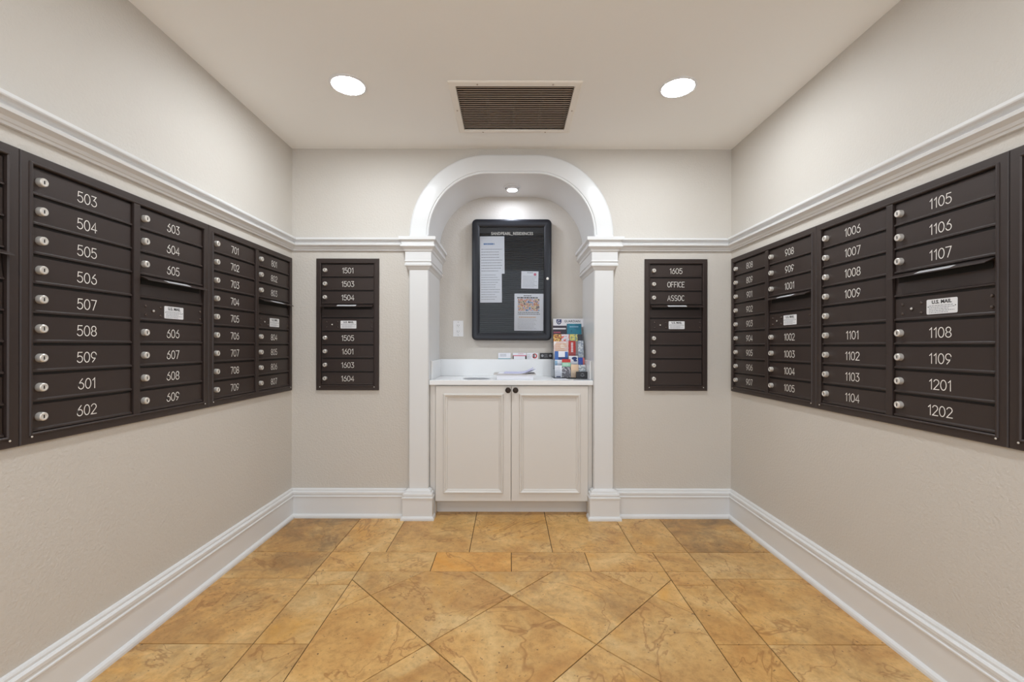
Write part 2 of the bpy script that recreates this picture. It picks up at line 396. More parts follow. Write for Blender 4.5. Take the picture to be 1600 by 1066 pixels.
# niche downlight
t = thing('niche_downlight', 'small white downlight with glowing bulb in the niche soffit', 'ceiling light', (XC+.006, 3.07, ZS+BI))
mb = MB(); lathe(mb, [(.062, .0), (.062, -.004), (.056, -.008), (.049, -.007), (.046, 0)], 'plastic', axis='z', seg=36); mb.build('trim_ring', t, smooth=True)
mb = MB(); lathe(mb, [(.044, -.001), (.043, -.010), (.036, -.020)], 'plastic', axis='z', seg=32); mb.build('bulb_collar', t, smooth=True)
mb = MB(); lathe(mb, [(.0345, -.0185), (.0345, -.0203)], 'bulb', axis='z', seg=32); mb.build('bulb', t)

# ------------------------------------------------------------------ mailboxes
PITCH, UH, FW, DW, MUL = .0889, .866, .033, .346, .028
V0 = (UH-9*PITCH)/2
def stroke(pts, wd, closed=False):
    """flat ribbon along a polyline -> (verts, quads)"""
    n = len(pts); vs = []; fs = []
    for i in range(n):
        p = Vector(pts[i]); a = Vector(pts[i-1]) if (i > 0 or closed) else None; b = Vector(pts[(i+1) % n]) if (i < n-1 or closed) else None
        ds = [d for d in ((p-a).normalized() if a is not None else None, (b-p).normalized() if b is not None else None) if d is not None]
        ns = [Vector((-d.y, d.x)) for d in ds]; mv = ns[0] if len(ns) == 1 else (ns[0]+ns[1])/max(.35, 1+ns[0].dot(ns[1]))
        e = Vector((0, 0))
        if not closed and i == 0: e = -ds[0]*wd*.5
        if not closed and i == n-1: e = ds[-1]*wd*.5
        vs += [p+mv*wd/2+e, p-mv*wd/2+e]
    for i in range(n if closed else n-1): j = (i+1) % n; fs.append((2*i, 2*j, 2*j+1, 2*i+1))
    return vs, fs
def arc(cx, cy, rx, ry, a0, a1, n=12): return [(cx+rx*math.cos(R(a0+(a1-a0)*i/n)), cy+ry*math.sin(R(a0+(a1-a0)*i/n))) for i in range(n+1)]
def glyph(c):
    if c in '0O': return .56, [(arc(.28, .5, .28, .5, 0, 360, 24)[:-1], True)]
    if c == '1': return .30, [([(.04, .80), (.24, 1), (.24, 0)], False)]
    if c == '2': return .54, [(arc(.27, .73, .26, .27, 165, -38, 12)+[(.0, 0), (.54, 0)], False)]
    if c == '3': return .52, [([(.02, 1), (.48, 1), (.22, .60)]+arc(.24, .30, .28, .30, 85, -150, 14), False)]
    if c == '4': return .56, [([(.42, 0), (.42, 1), (0, .27), (.56, .27)], False)]
    if c == '5': return .52, [([(.47, 1), (.08, 1), (.04, .55)]+arc(.24, .32, .28, .32, 125, -150, 14), False)]
    if c == '6': return .54, [(arc(.27, .31, .27, .31, 0, 360, 20)[:-1], True), ([(.40, 1), (.16, .70), (.03, .44), (.0, .31)], False)]
    if c == '7': return .52, [([(0, 1), (.52, 1), (.18, 0)], False)]
    if c == '8': return .54, [(arc(.27, .755, .23, .245, 0, 360, 18)[:-1], True), (arc(.27, .255, .27, .255, 0, 360, 18)[:-1], True)]
    if c == '9': return .54, [(arc(.27, .69, .27, .31, 0, 360, 20)[:-1], True), ([(.54, .69), (.51, .56), (.38, .30), (.14, 0)], False)]
    if c == 'F': return .44, [([(0, 0), (0, 1), (.44, 1)], False), ([(0, .53), (.36, .53)], False)]
    if c == 'E': return .44, [([(.44, 0), (0, 0), (0, 1), (.44, 1)], False), ([(0, .53), (.36, .53)], False)]
    if c == 'I': return .06, [([(.03, 0), (.03, 1)], False)]
    if c == 'C': return .50, [(arc(.28, .5, .28, .5, 50, 310, 18), False)]
    if c == 'A': return .54, [([(0, 0), (.27, 1), (.54, 0)], False), ([(.09, .33), (.45, .33)], False)]
    if c == 'S': return .48, [(arc(.24, .75, .23, .25, 40, 270, 12)+arc(.24, .25, .24, .25, 90, -140, 12)[1:], False)]
    return .3, []
def number_mesh(txt, hgt=.0335, wd=.0028):
    gl = [glyph(c) for c in txt]; gap = .17; tot = sum(g[0] for g in gl)+gap*(len(gl)-1); x = -tot/2; mb = MB()
    for w, strokes in gl:
        for pts, cl in strokes:
            vs, fs = stroke([((x+px)*hgt, (py-.5)*hgt) for px, py in pts], wd, cl)
            mb.add([(p.x, 0, p.y) for p in vs], fs, 'ink_white')
        x += w+gap
    return mb
# shared meshes
dh = PITCH-.0085
dp = [(.002, 0), (.0115, 0), (.0115, .0045), (.0075, .0075), (.0065, .009), (.0065, dh-.001), (.0055, dh), (.002, dh)]
def bar(prof, w, m): return MB().loops([[(0, -a_, b_) for a_, b_ in prof], [(w, -a_, b_) for a_, b_ in prof]], m, cap=True)
def mesh_of(mb, name, smooth=False):
    o = mb.build(name, smooth=smooth); me = o.data; bpy.data.objects.remove(o); return me
dw = DW-.007
DOOR = mesh_of(bar(dp, dw, 'bronze'), 'door')
mb = MB(); lathe(mb, [(.0135, 0), (.0135, .006), (.0125, .014), (.0105, .0155), (.0075, .0155), (.007, .0145)], 'chrome', seg=20)
mb.box((-.0014, -.0152, -.005), (.0014, -.0146, .005), 'dark'); LOCK = mesh_of(mb, 'lock', True)
mb = MB(); lathe(mb, [(.0054, 0), (.0054, .0015), (.004, .0038), (.001, .0046)], 'bolt', seg=12); BOLT = mesh_of(mb, 'bolt', True)
mb = MB(); lathe(mb, [(.0085, 0), (.0085, .0015), (.0065, .002), (.006, .0008)], 'bronze', seg=16); lathe(mb, [(.0042, 0), (.0042, .0035), (.003, .004)], 'chrome', (.001, 0, 0), seg=12); ARROW = mesh_of(mb, 'carrier_lock', True)
# hood: thin plate falling outwards with a turned-down lip
hp = [(.006, .004), (.042, -.0115), (.0425, -.0145), (.0412, -.0148), (.0408, -.0130), (.006, .002)]
HOOD = mesh_of(bar(hp, dw, 'bronze'), 'hood')
mb = MB(); a_, b_ = Vector((.017, .004-.0155*11/36+.0004)), Vector((.0395, .004-.0155*33.5/36+.0004))
mb.add([(-.062, -a_.x, a_.y), (.062, -a_.x, a_.y), (.062, -b_.x, b_.y), (-.062, -b_.x, b_.y)], [(0, 1, 2, 3)], 'sticker')
rr = random.Random(3)
for k in range(14): 
    u = -.05+k*.0075; c = a_.lerp(b_, .35); d = a_.lerp(b_, .7)
    mb.add([(u, -c.x, c.y+.0003), (u+.005, -c.x, c.y+.0003), (u+.005, -d.x, d.y+.0003), (u, -d.x, d.y+.0003)], [(0, 1, 2, 3)], 'ink_grey')
STRIP = mesh_of(mb, 'hood_sticker')
# recessed slot plate
SLOT = mesh_of(bar([(.002, 0), (.0115, 0), (.0115, .0045), (.0075, .008), (.003, .05), (.002, dh)], dw, 'bronze').box((.012, -.0042, .052), (dw-.012, -.0025, .074), 'dark'), 'slot_plate')  # dark box: slot opening, with the hood's shade put into its colour
PANEL = mesh_of(bar(dp, dw, 'bronze'), 'lock_panel')
mb = MB(); sw, sh_ = .104, .051; cr = .004
rp = []
for cx, cy, a0 in ((sw/2-cr, sh_/2-cr, 0), (-sw/2+cr, sh_/2-cr, 90), (-sw/2+cr, -sh_/2+cr, 180), (sw/2-cr, -sh_/2+cr, 270)): rp += arc(cx, cy, cr, cr, a0, a0+90, 4)
mb.loops([[(x, 0, z) for x, z in rp], [(x, -.0008, z) for x, z in rp]], 'sticker', cap=True)
put_text(mb, 'U.S. MAIL', .0165, 0, .0150, .0011, 'ink', .0006, 1.0)
print_lines(mb, -.043, .043, -.023, .006, 5, .0011, 'ink_grey', .42, 1.0, random.Random(5))
for x in (-.046, .046): mb.box((x-.0015, -.0013, -.0015), (x+.0015, -.0008, .0015), 'ink')
LABEL = mesh_of(mb, 'mail_label')

def mailbox(label, loc, rz, columns, group='wall mailbox units'):
    """columns: list of lists with 9 rows: text, '' (blank door), 'SLOT', 'PANEL'"""
    nc = len(columns); wid = 2*FW+nc*DW+(nc-1)*MUL
    t = thing('mailbox_unit', label, 'mailbox', loc, rz, group)
    mb = MB(); ring_sweep(mb, 0, wid, 0, UH, [(0, .0), (0, .010), (.003, .014), (.024, .014), (.026, .018), (.030, .018), (.033, .015), (.033, .0)], 'bronze'); mb.build('frame', t)
    MB().box((.02, -.002, .02), (wid-.02, -.0005, UH-.02), 'bronze_shade').build('gap_shade_plate', t)  # dark sheet painting the shade in the gaps around the doors
    for c, col in enumerate(columns):
        u0 = FW+c*(DW+MUL)+.0035
        if c: MB().box((u0-.0035-MUL, -.0155, FW), (u0-.0035, -.002, UH-FW), 'bronze', .002).build('mullion', t)
        for r, tx in enumerate(col):
            v = V0+(8-r)*PITCH+.003
            if tx == 'SLOT':
                link('slot_plate', SLOT, t, (u0, 0, v))
                h = link('hood', HOOD, t, (u0, 0, v+dh)); h['label'] = 'sloping hood over the outgoing mail slot'
                link('hood_sticker', STRIP, h, (dw/2, 0, 0))
            elif tx == 'PANEL':
                p = link('lock_panel', PANEL, t, (u0, 0, v)); p['label'] = 'riveted carrier lock panel'
                for fu, fv in ((.09, .017), (.09, -.017), (.305, .017), (.305, -.017), (.967, .017), (.967, -.017)): link('bolt', BOLT, p, (fu*dw, -.0065, dh/2+fv))
                link('carrier_lock', ARROW, p, (.195*dw, -.0065, dh/2))
                link('mail_label', LABEL, p, (.515*dw, -.0065, dh/2))['label'] = 'white sticker reading U.S. MAIL'
            else:
                d = link('door', DOOR, t, (u0, 0, v))
                link('lock', LOCK, d, (.066*dw, -.0065, dh*.52))
                if tx: number_mesh(tx).build('number', d, loc=(.50*dw, -.0071, dh*.50))
    mb = MB(); lathe(mb, [(.003, 0), (.003, .001), (.0015, .0018)], 'chrome', seg=10); sm = mesh_of(mb, 'screw')
    for u in (.028, wid-.028): link('screw', sm, t, (u, -.018, .022))
    return t
def seq(*a): return [str(x) for x in a]
SP = ['SLOT', 'PANEL']
ZM = .834
UW2, UW1 = 2*FW+2*DW+MUL, 2*FW+DW
YM = YB-.022-UW2                  # near end of the unit in the corner
mailbox('mailbox unit on left wall beside the back corner, boxes 701 to 807', (XL, YM, ZM), R(90), [seq(*range(701, 710)), seq(801, 802, 803)+SP+seq(804, 805, 806, 807)])
mailbox('large near mailbox unit on left wall, full boxes 503 to 609 in view', (XL, YM-.001-UW2, ZM), R(90), [seq(*range(503, 510), 601, 602), seq(603, 604, 605)+SP+seq(606, 607, 608, 609)])
mailbox('mailbox unit cut off by the left edge of the picture', (XL, YM-.002-2*UW2, ZM), R(90), [['']*9, ['']*3+SP+['']*4])
mailbox('mailbox unit on right wall beside the back corner, boxes 808 to 1005', (XR, YM+UW2, ZM), R(-90), [seq(808, 809, *range(901, 908)), seq(908, 909, 1001)+SP+seq(1002, 1003, 1004, 1005)])
mailbox('large near mailbox unit on right wall, boxes 1006 to 1202 with one blank door', (XR, YM-.001, ZM), R(-90), [seq(1006, 1007, 1008, 1009)+['']+seq(1101, 1102, 1103, 1104), seq(1105, 1106, 1107)+SP+seq(1108, 1109, 1201, 1202)])
mailbox('mailbox unit cut off by the right edge of the picture', (XR, YM-.002-UW2, ZM), R(-90), [['']*9, ['']*3+SP+['']*4])
mailbox('single column mailbox on back wall with boxes 1501 to 1604', (-1.2706, YB, ZM), 0, [seq(1501, 1503, 1504)+SP+seq(1505, 1601, 1603, 1604)], 'single column mailboxes beside the niche')
mailbox('single column mailbox on back wall with boxes 1605, OFFICE and ASSOC', (.889, YB, ZM), 0, [['1605', 'OFFICE', 'ASSOC']+SP+['']*4], 'single column mailboxes beside the niche')

# ------------------------------------------------------------------ niche cabinet and counter
t = thing('base_cabinet', 'cream two-door base cabinet built into the arched niche', 'cabinet', (XC, 2.93, 0))
def P(mb, name, smooth=False, parent=None): return mb.build(name, parent or t, smooth, (-XC, -2.93, 0) if parent is None else None)
DX0, DX1, DZ0, DZ1 = -.487, .5205, .101, .862
P(MB().box((XI0+.002, 2.935, 0), (XI1-.002, YN-.002, .866), 'cab'), 'carcass')
for x0, x1 in ((XI0+.002, DX0-.003), (DX1+.003, XI1-.002)): P(MB().box((x0, 2.868, 0), (x1, 2.934, .868), 'cab', .0015), 'stile')
P(MB().box((DX0-.003, 2.868, .855), (DX1+.003, 2.934, .868), 'cab'), 'top_rail')
P(MB().box((DX0-.003, 2.880, .09), (DX1+.003, 2.934, .105), 'cab'), 'bottom_rail')
def cab_door(x0, x1, kx):
    w, h = x1-x0, DZ1-DZ0
    # slab with recessed centre and a raised applied moulding
    d = MB(); pr = [(0, 0), (0, .018), (.002, .020), (.050, .020), (.052, .024), (.056, .030), (.062, .030), (.066, .025), (.070, .021), (.076, .020), (.080, .014), (.080, 0)]
    ring_sweep(d, 0, w, 0, h, pr, 'cab'); d.box((.079, -.014, .079), (w-.079, 0, h-.079), 'cab')
    o = d.build('door', t, loc=(x0-XC, 2.872-2.93, DZ0))
    k = MB(); lathe(k, [(.006, 0), (.006, .012), (.010, .015), (.0185, .019), (.0185, .023), (.013, .029), (.004, .030)], 'knob', seg=20)
    k.build('knob', o, True, (kx-x0, -.020, .836-DZ0))['label'] = 'dark bronze round knob'
cab_door(DX0, .0118, -.0085); cab_door(.0145, DX1, .0405)
t = thing('countertop', 'white quartz countertop with low backsplash inside the niche', 'countertop', (XC, 3.05, .869))
MB().box((XI0+.001-XC, 2.842-3.05, 0), (XI1-.001-XC, YN-.001-3.05, .031), 'quartz', .0025).build('slab', t)
MB().box((XI0+.001-XC, YN-.021-3.05, .031), (XI1-.001-XC, YN-.001-3.05, .158), 'quartz', .002).build('backsplash', t)
MB().box((XI0+.001-XC, 2.90-3.05, .031), (XI0+.014-XC, YN-.021-3.05, .158), 'quartz', .002).build('side_splash', t)
MB().box((XI1-.014-XC, 2.90-3.05, .031), (XI1-.001-XC, YN-.021-3.05, .158), 'quartz', .002).build('side_splash', t)
ZT = .900
t = thing('waste_chute_ring', 'flat round steel rimmed opening set in the countertop left of papers', 'waste chute', (-.228, 2.985, ZT))
mb = MB(); lathe(mb, [(.096, 0), (.096, .0012), (.092, .002), (.086, .0015), (.085, .0)], 'steel', axis='z', seg=48); mb.build('rim', t, True)
mb = MB(); lathe(mb, [(.086, .0002), (.086, .0008)], 'ink_grey', axis='z', seg=48); mb.build('flap', t)

# ------------------------------------------------------------------ notice board
BX, BZ, BW_, BH = .0160, .0, .594, .905
bx0 = (737-796)*3.215/675; bz0 = H-(532-540)*3.215/675
t = thing('notice_board', 'black framed letter board with glass door hung in the niche', 'notice board', (bx0, YN, bz0))
def rrect(i, r, n=5):
    r = max(r, .0005); p = []
    for cx, cz, a0 in ((BW_-i-r, BH-i-r, 0), (i+r, BH-i-r, 90), (i+r, i+r, 180), (BW_-i-r, i+r, 270)): p += arc(cx, cz, r, r, a0, a0+90, n)
    return p
lp = [[(x, -w, z) for x, z in rrect(i, r)] for i, r, w in ((.004, .03, .001), (0, .034, .004), (0, .034, .044), (.004, .03, .052), (.012, .022, .055), (.040, .004, .052), (.056, .002, .043), (.057, .001, .040), (.057, .001, .016))]
MB().loops(lp, 'board_frame').build('frame', t, True)
MB().box((.01, -.014, .01), (BW_-.01, -.002, BH-.01), 'board_frame').build('back', t)
mb = MB(); n = 50; z0, z1 = .057, BH-.057-.045; dz = (z1-z0)/n; ring = []
for k in range(n):
    z = z0+k*dz; ring += [(.0275, z), (.0275, z+dz*.28), (.0175, z+dz*.62), (.0165, z+dz*.99)]
ring += [(.0275, z1), (.0275, BH-.057), (.0145, BH-.057), (.0145, z0)]
vs = [(.057, -w, z) for w, z in ring]+[(BW_-.057, -w, z) for w, z in ring]; m_ = len(ring)
mb.add(vs, [(k, k+1, m_+k+1, m_+k) for k in range(m_-1)], 'felt'); o = mb.build('grooved_panel', t); o['label'] = 'black felt panel with horizontal grooves'
mb = MB(); rr = random.Random(2); x = 0
txt = 'SANDPEARL_RESIDENCES'
vsx, fsx = textmesh(txt, .033, .0007); xs = [p[0] for p in vsx]; sc_ = .315/(max(xs)-min(xs)); mid = (max(xs)+min(xs))/2
mb.add([((px-mid)*sc_, 0, py*.92) for px, py in vsx], fsx, 'ink_white')
mb.build('lettering', t, loc=(.300, -.0282, BH-.104))['label'] = 'white letters spelling SANDPEARL_RESIDENCES'
MB().box((.0565, -.041, .0565), (BW_-.0565, -.038, BH-.0565), 'glass').build('glass_pane', t)
mb = MB(); lathe(mb, [(.010, 0), (.010, .003), (.008, .0045), (.003, .004)], 'chrome', seg=20); mb.build('lock', t, True, (BW_-.030, -.0525, BH-.445))
def sheet(name, label, px0, px1, py0, py1, Y, fill, rot=0, cat='paper'):
    """a sheet pinned on the board; its corners measured in the photograph at depth Y"""
    x0, x1 = (px0-796)*Y/F, (px1-796)*Y/F; z1, z0 = H-(py0-540)*Y/F, H-(py1-540)*Y/F; w, h = x1-x0, z1-z0
    mb = MB(); nx = 6; ring = [(-w/2+w*k/nx, .0012*math.sin(k*1.3)) for k in range(nx+1)]
    mb.box((-w/2, -.0005, -h/2), (w/2, 0, h/2), 'paper'); fill(mb, w, h)
    o = mb.build(name, loc=((x0+x1)/2, Y, (z0+z1)/2)); o.rotation_euler.y = R(rot); return tag(o, label, cat, 'sheets inside the notice board')
def fill_a(mb, w, h):
    print_lines(mb, -w*.34, w*.22, h*.26, h*.33, 1, .0009, 'ink_blue', .55, 1.0, random.Random(1))
    print_lines(mb, -w*.44, w*.40, -h*.46, h*.19, 9, .0009, 'ink_grey', .22, 1.0, random.Random(2))
def fill_b(mb, w, h): print_lines(mb, -w*.44, w*.42, -h*.44, h*.42, 12, .0009, 'ink_grey', .2, .95, random.Random(4))
def fill_c(mb, w, h):
    print_lines(mb, -w*.42, w*.42, -h*.44, h*.25, 9, .0009, 'ink_grey', .24, 1.0, random.Random(6)); print_lines(mb, -.02, .025, h*.38, h*.46, 1, .0009, 'ink', .4, 1.0, random.Random(6))
    lathe(mb, [(.010, .0005), (.010, .0009)], 'ink_pink', (w*.3, 0, h*.32), seg=14)
FLY = printmat('flyer_photo', [(58, 48, 84), (110, 168, 205), (232, 205, 212), (196, 128, 92), (240, 226, 190), (70, 50, 46), (205, 170, 200)], 45, 1)
def fill_d(mb, w, h):
    print_lines(mb, -w*.18, w*.14, h*.425, h*.465, 1, .0009, 'ink', .6, 1.0, random.Random(8))
    print_lines(mb, -w*.40, w*.42, h*.365, h*.415, 1, .0009, 'ink', .7, 1.0, random.Random(9))
    mb.add([(-w*.38, -.0009, h*.035), (w*.36, -.0009, h*.035), (w*.36, -.0009, h*.36), (-w*.38, -.0009, h*.36)], [(0, 1, 2, 3)], FLY)
    print_lines(mb, -w*.38, w*.38, -h*.075, h*.02, 2, .0009, 'ink', .35, 1.0, random.Random(10))
    print_lines(mb, -w*.34, w*.32, -h*.16, -h*.11, 1, .0009, 'ink_orange', .5, 1.0, random.Random(11))
    print_lines(mb, -w*.38, w*.36, -h*.46, -h*.17, 8, .0009, 'ink_grey', .16, .95, random.Random(12))
sheet('notice_sheet', 'upper white notice sheet with blue heading on the letter board', 749.5, 788, 369.5, 428, YN-.0300, fill_a, -.6)
sheet('notice_sheet', 'lower white notice sheet of plain text overlapped by the one above', 749.8, 784, 420, 473, YN-.0284, fill_b, -.5)
sheet('small_note', 'small square white note on the right of the letter board', 814.3, 841, 424, 451, YN-.0284, fill_c, 1)
sheet('flyer', 'white flyer with a colourful photo at lower right of letter board', 803.5, 849, 459, 517, YN-.0284, fill_d, .3, 'flyer')

# ------------------------------------------------------------------ outlet, cards, papers, brochures
t = thing('wall_outlet', 'white duplex wall outlet left of the notice board', 'outlet', (-.3875, YN, 1.257))
MB().box((-.039, -.005, -.06), (.039, 0, .06), 'plastic', .002).build('cover_plate', t)
for z in (-.022, .022):
    r_ = MB().box((-.017, -.0075, z-.0145), (.017, -.004, z+.0145), 'plastic', .002).build('receptacle', t)
    for x in (-.006, .006): MB().box((x-.001, -.0079, z-.002), (x+.001, -.0074, z+.007), 'dark').build('slot', r_)
    mb = MB(); lathe(mb, [(.0022, .0074), (.0022, .0079)], 'dark', (0, 0, z-.008), seg=8); mb.build('ground_hole', r_)
for z in (-.048, .048):
    mb = MB(); lathe(mb, [(.003, .005), (.002, .0062)], 'ink_grey', (0, 0, z), seg=8); mb.build('screw', t)
CZ = ZT+.127
def card(px0, px1, lab, cols, sc=90, seed=0):
    Y = YN-.012; x0, x1 = (px0-796)*Y/F, (px1-796)*Y/F; w = x1-x0; h = .047
    mb = MB(); mb.box((-w/2, -.0012, 0), (w/2, 0, h), 'paper'); cols(mb, w, h)
    o = mb.build('business_card', loc=((x0+x1)/2, Y, CZ+.0005)); o.rotation_euler.x = R(-8)
    tag(o, lab, 'card', 'business cards standing on the backsplash')
def q(mb, w, h, a, b, c, d, m, k=.0016): mb.add([(a*w, -k, b*h), (c*w, -k, b*h), (c*w, -k, d*h), (a*w, -k, d*h)], [(0, 1, 2, 3)], m)
TEAL, RED, BLACKC, NAVY = mat('teal_ink', (78, 150, 165)), mat('red_ink', (190, 52, 48)), mat('black_card', (30, 30, 34), .4), mat('navy_ink', (38, 58, 112))
def c1(mb, w, h): q(mb, w, h, -.5, 0, .5, .1, TEAL); print_lines(mb, -w*.35, w*.3, h*.4, h*.85, 2, .0018, 'ink_grey', .4, 1.0, random.Random(1))
def c2(mb, w, h): q(mb, w, h, -.5, .48, .5, .62, 'ink_pink'); q(mb, w, h, -.5, 0, -.44, .6, 'ink'); q(mb, w, h, .42, 0, .5, .6, 'ink'); print_lines(mb, -w*.1, w*.3, h*.75, h*.95, 1, .0018, 'ink_pink', .4, 1.0, random.Random(2))
def c3(mb, w, h):
    lathe(mb, [(.019, .0012), (.019, .0017)], RED, (w*.2, 0, h*.5), seg=18); lathe(mb, [(.012, .0017), (.012, .002)], 'paper', (w*.17, 0, h*.52), seg=14); q(mb, w, h, .08, .2, .2, .85, 'ink', .0022); print_lines(mb, -w*.45, -w*.1, h*.1, h*.8, 4, .0018, 'ink_grey', .35, 1.0, random.Random(3))
def c4(mb, w, h):
    q(mb, w, h, -.5, 0, .5, 1, BLACKC); lathe(mb, [(.010, .0016), (.010, .002)], 'ink_grey', (-w*.3, 0, h*.55), seg=14); lathe(mb, [(.010, .0016), (.010, .002)], 'ink_grey', (w*.32, 0, h*.55), seg=14); print_lines(mb, -w*.15, w*.15, h*.25, h*.8, 3, .002, 'ink_grey', .4, 1.0, random.Random(4))
card(778.5, 798, 'white business card with a teal bottom stripe', c1); card(801.5, 822.3, 'white business card with pink band', c2)
card(823.3, 840.6, 'white business card with red round emblem', c3); card(843.5, 863.5, 'black business card with two pale roundels', c4)
# papers
def lie(name, lab, cx, cy, w, d, h, z, rz, curl=0, mt='paper', extra=None, grp='papers piled on the countertop', curlx=0):
    n = 8; mb = MB(); top = []; bot = []
    for i in range(n+1):
        for j in range(n+1):
            u, v = i/n-.5, j/n-.5; zz = curl*max(0, u-.05)**2*4-curlx*max(0, abs(u)-.44)
            top.append((u*w, v*d, zz+h)); bot.append((u*w, v*d, zz))
    k = (n+1)**2; fs = []
    for i in range(n):
        for j in range(n):
            a_ = i*(n+1)+j; fs += [(a_, a_+n+1, a_+n+2, a_+1), (k+a_, k+a_+1, k+a_+n+2, k+a_+n+1)]
    for i in range(n):
        a_, b_ = i*(n+1), (i+1)*(n+1); fs += [(a_, k+a_, k+b_, b_), (a_+n, b_+n, k+b_+n, k+a_+n), (i, i+1, k+i+1, k+i), (n*(n+1)+i, k+n*(n+1)+i, k+n*(n+1)+i+1, n*(n+1)+i+1)]
    mb.add(top+bot, fs, mt)
    if extra: extra(mb, w, d, h)
    o = mb.build(name, loc=(cx, cy, z)); o.rotation_euler.z = R(rz); return tag(o, lab, 'paper', grp)
GREYP = mat('grey_newsprint', (196, 192, 190), .8); LILAC = mat('lilac_print', (196, 196, 226), .6)
lie('paper_stack', 'thick block of white papers at the bottom of the countertop pile', .038, 2.985, .245, .19, .034, ZT+.0005, 0)
lie('newsletter', 'grey folded newsletter drooping over the paper block', .036, 2.985, .285, .20, .004, ZT+.035, 0, 0, GREYP, curlx=0)
lie('loose_sheet', 'white curled sheet lifting at its right corner on the pile', .055, 2.99, .26, .20, .0012, ZT+.0395, -3, .034)
def blue(mb, w, d, h): mb.add([(-w*.2, -d*.5-.0004, h+.0005), (w*.3, -d*.5-.0004, h+.006), (w*.3, d*.3, h+.02), (-w*.2, d*.3, h+.004)], [(0, 1, 2, 3)], LILAC)
lie('magazine', 'lilac printed magazine on top of the countertop pile', .065, 3.0, .20, .19, .0025, ZT+.0415, -3, .040, LILAC)

# brochure display
t = thing('brochure_rack', 'clear acrylic tiered brochure rack with GUARDIAN header on the countertop', 'brochure rack', (.41, 3.10, ZT))
def rk(px, py, Y): return ((px-796)*Y/F, H-(py-540)*Y/F)
ACR = M['glass']
def rack_part(name, a, b, m=ACR, parent=t): return MB().box((a[0]-.41, a[1]-3.10, a[2]-ZT), (b[0]-.41, b[1]-3.10, b[2]-ZT), m).build(name, t)
RX0, RX1 = .310, .572
RX1 = min(RX1, XI1-.016)
rack_part('base', (RX0, 2.99, ZT+.0002), (RX1, 3.235, ZT+.003))
rack_part('back_panel', (RX0, 3.226, ZT+.003), (RX1-.02, 3.229, ZT+.36))
for k in range(5):
    y = 3.03+k*.045; zb = ZT+.003+k*.062; rack_part('pocket', (RX0, y-.012, zb), (RX1-.015, y-.010, zb+.055)); rack_part('shelf', (RX0, y-.012, zb), (RX1-.015, y+.033, zb+.002))
# header with emblem
HY = 3.222; x0, z1 = rk(864.3, 498, HY); x1, z0 = rk(911.5, 506.8, HY)
mb = MB(); mb.box((x0, HY-.001, z0-.02), (x1, HY+.001, z1), 'paper'); w = x1-x0
put = MB(); vs, fs = textmesh('GUARDIAN', .030, .0003)
xs = [p[0] for p in vs]; s_ = (w*.52)/(max(xs)-min(xs))
mb.add([((x0+w*.63)+(px)*s_, HY-.0014, (z0+z1)/2+.001+py*.8) for px, py in vs], fs, 'ink')
cx, cz = x0+w*.19, (z0+z1)/2-.002
sh = [(cx-.019, cz+.018), (cx+.019, cz+.018), (cx+.019, cz-.004), (cx+.012, cz-.016), (cx, cz-.021), (cx-.012, cz-.016), (cx-.019, cz-.004)]
mb.add([(x, HY-.0014, z) for x, z in sh], [tuple(range(7))], NAVY)
g = arc(cx, cz, .010, .011, 60, 330, 10); gv, gf = stroke(g+[(cx+.002, cz-.001)], .0035); mb.add([(p.x, HY-.0017, p.y) for p in gv], gf, 'paper')
hd = mb.build('header', t, loc=(-.41, -3.10, -ZT)); hd['label'] = 'white header with navy shield emblem and the word GUARDIAN'
def pm(name, *c, sc=55, seed=0): return printmat(name, list(c), sc, seed)
BLUE1, SKY, MINT, MINT2, WHITE = mat('blue_print', (58, 104, 176)), mat('sky_print', (156, 196, 226)), mat('mint_print', (140, 198, 164)), mat('lagoon_print', (40, 128, 112)), M['paper']
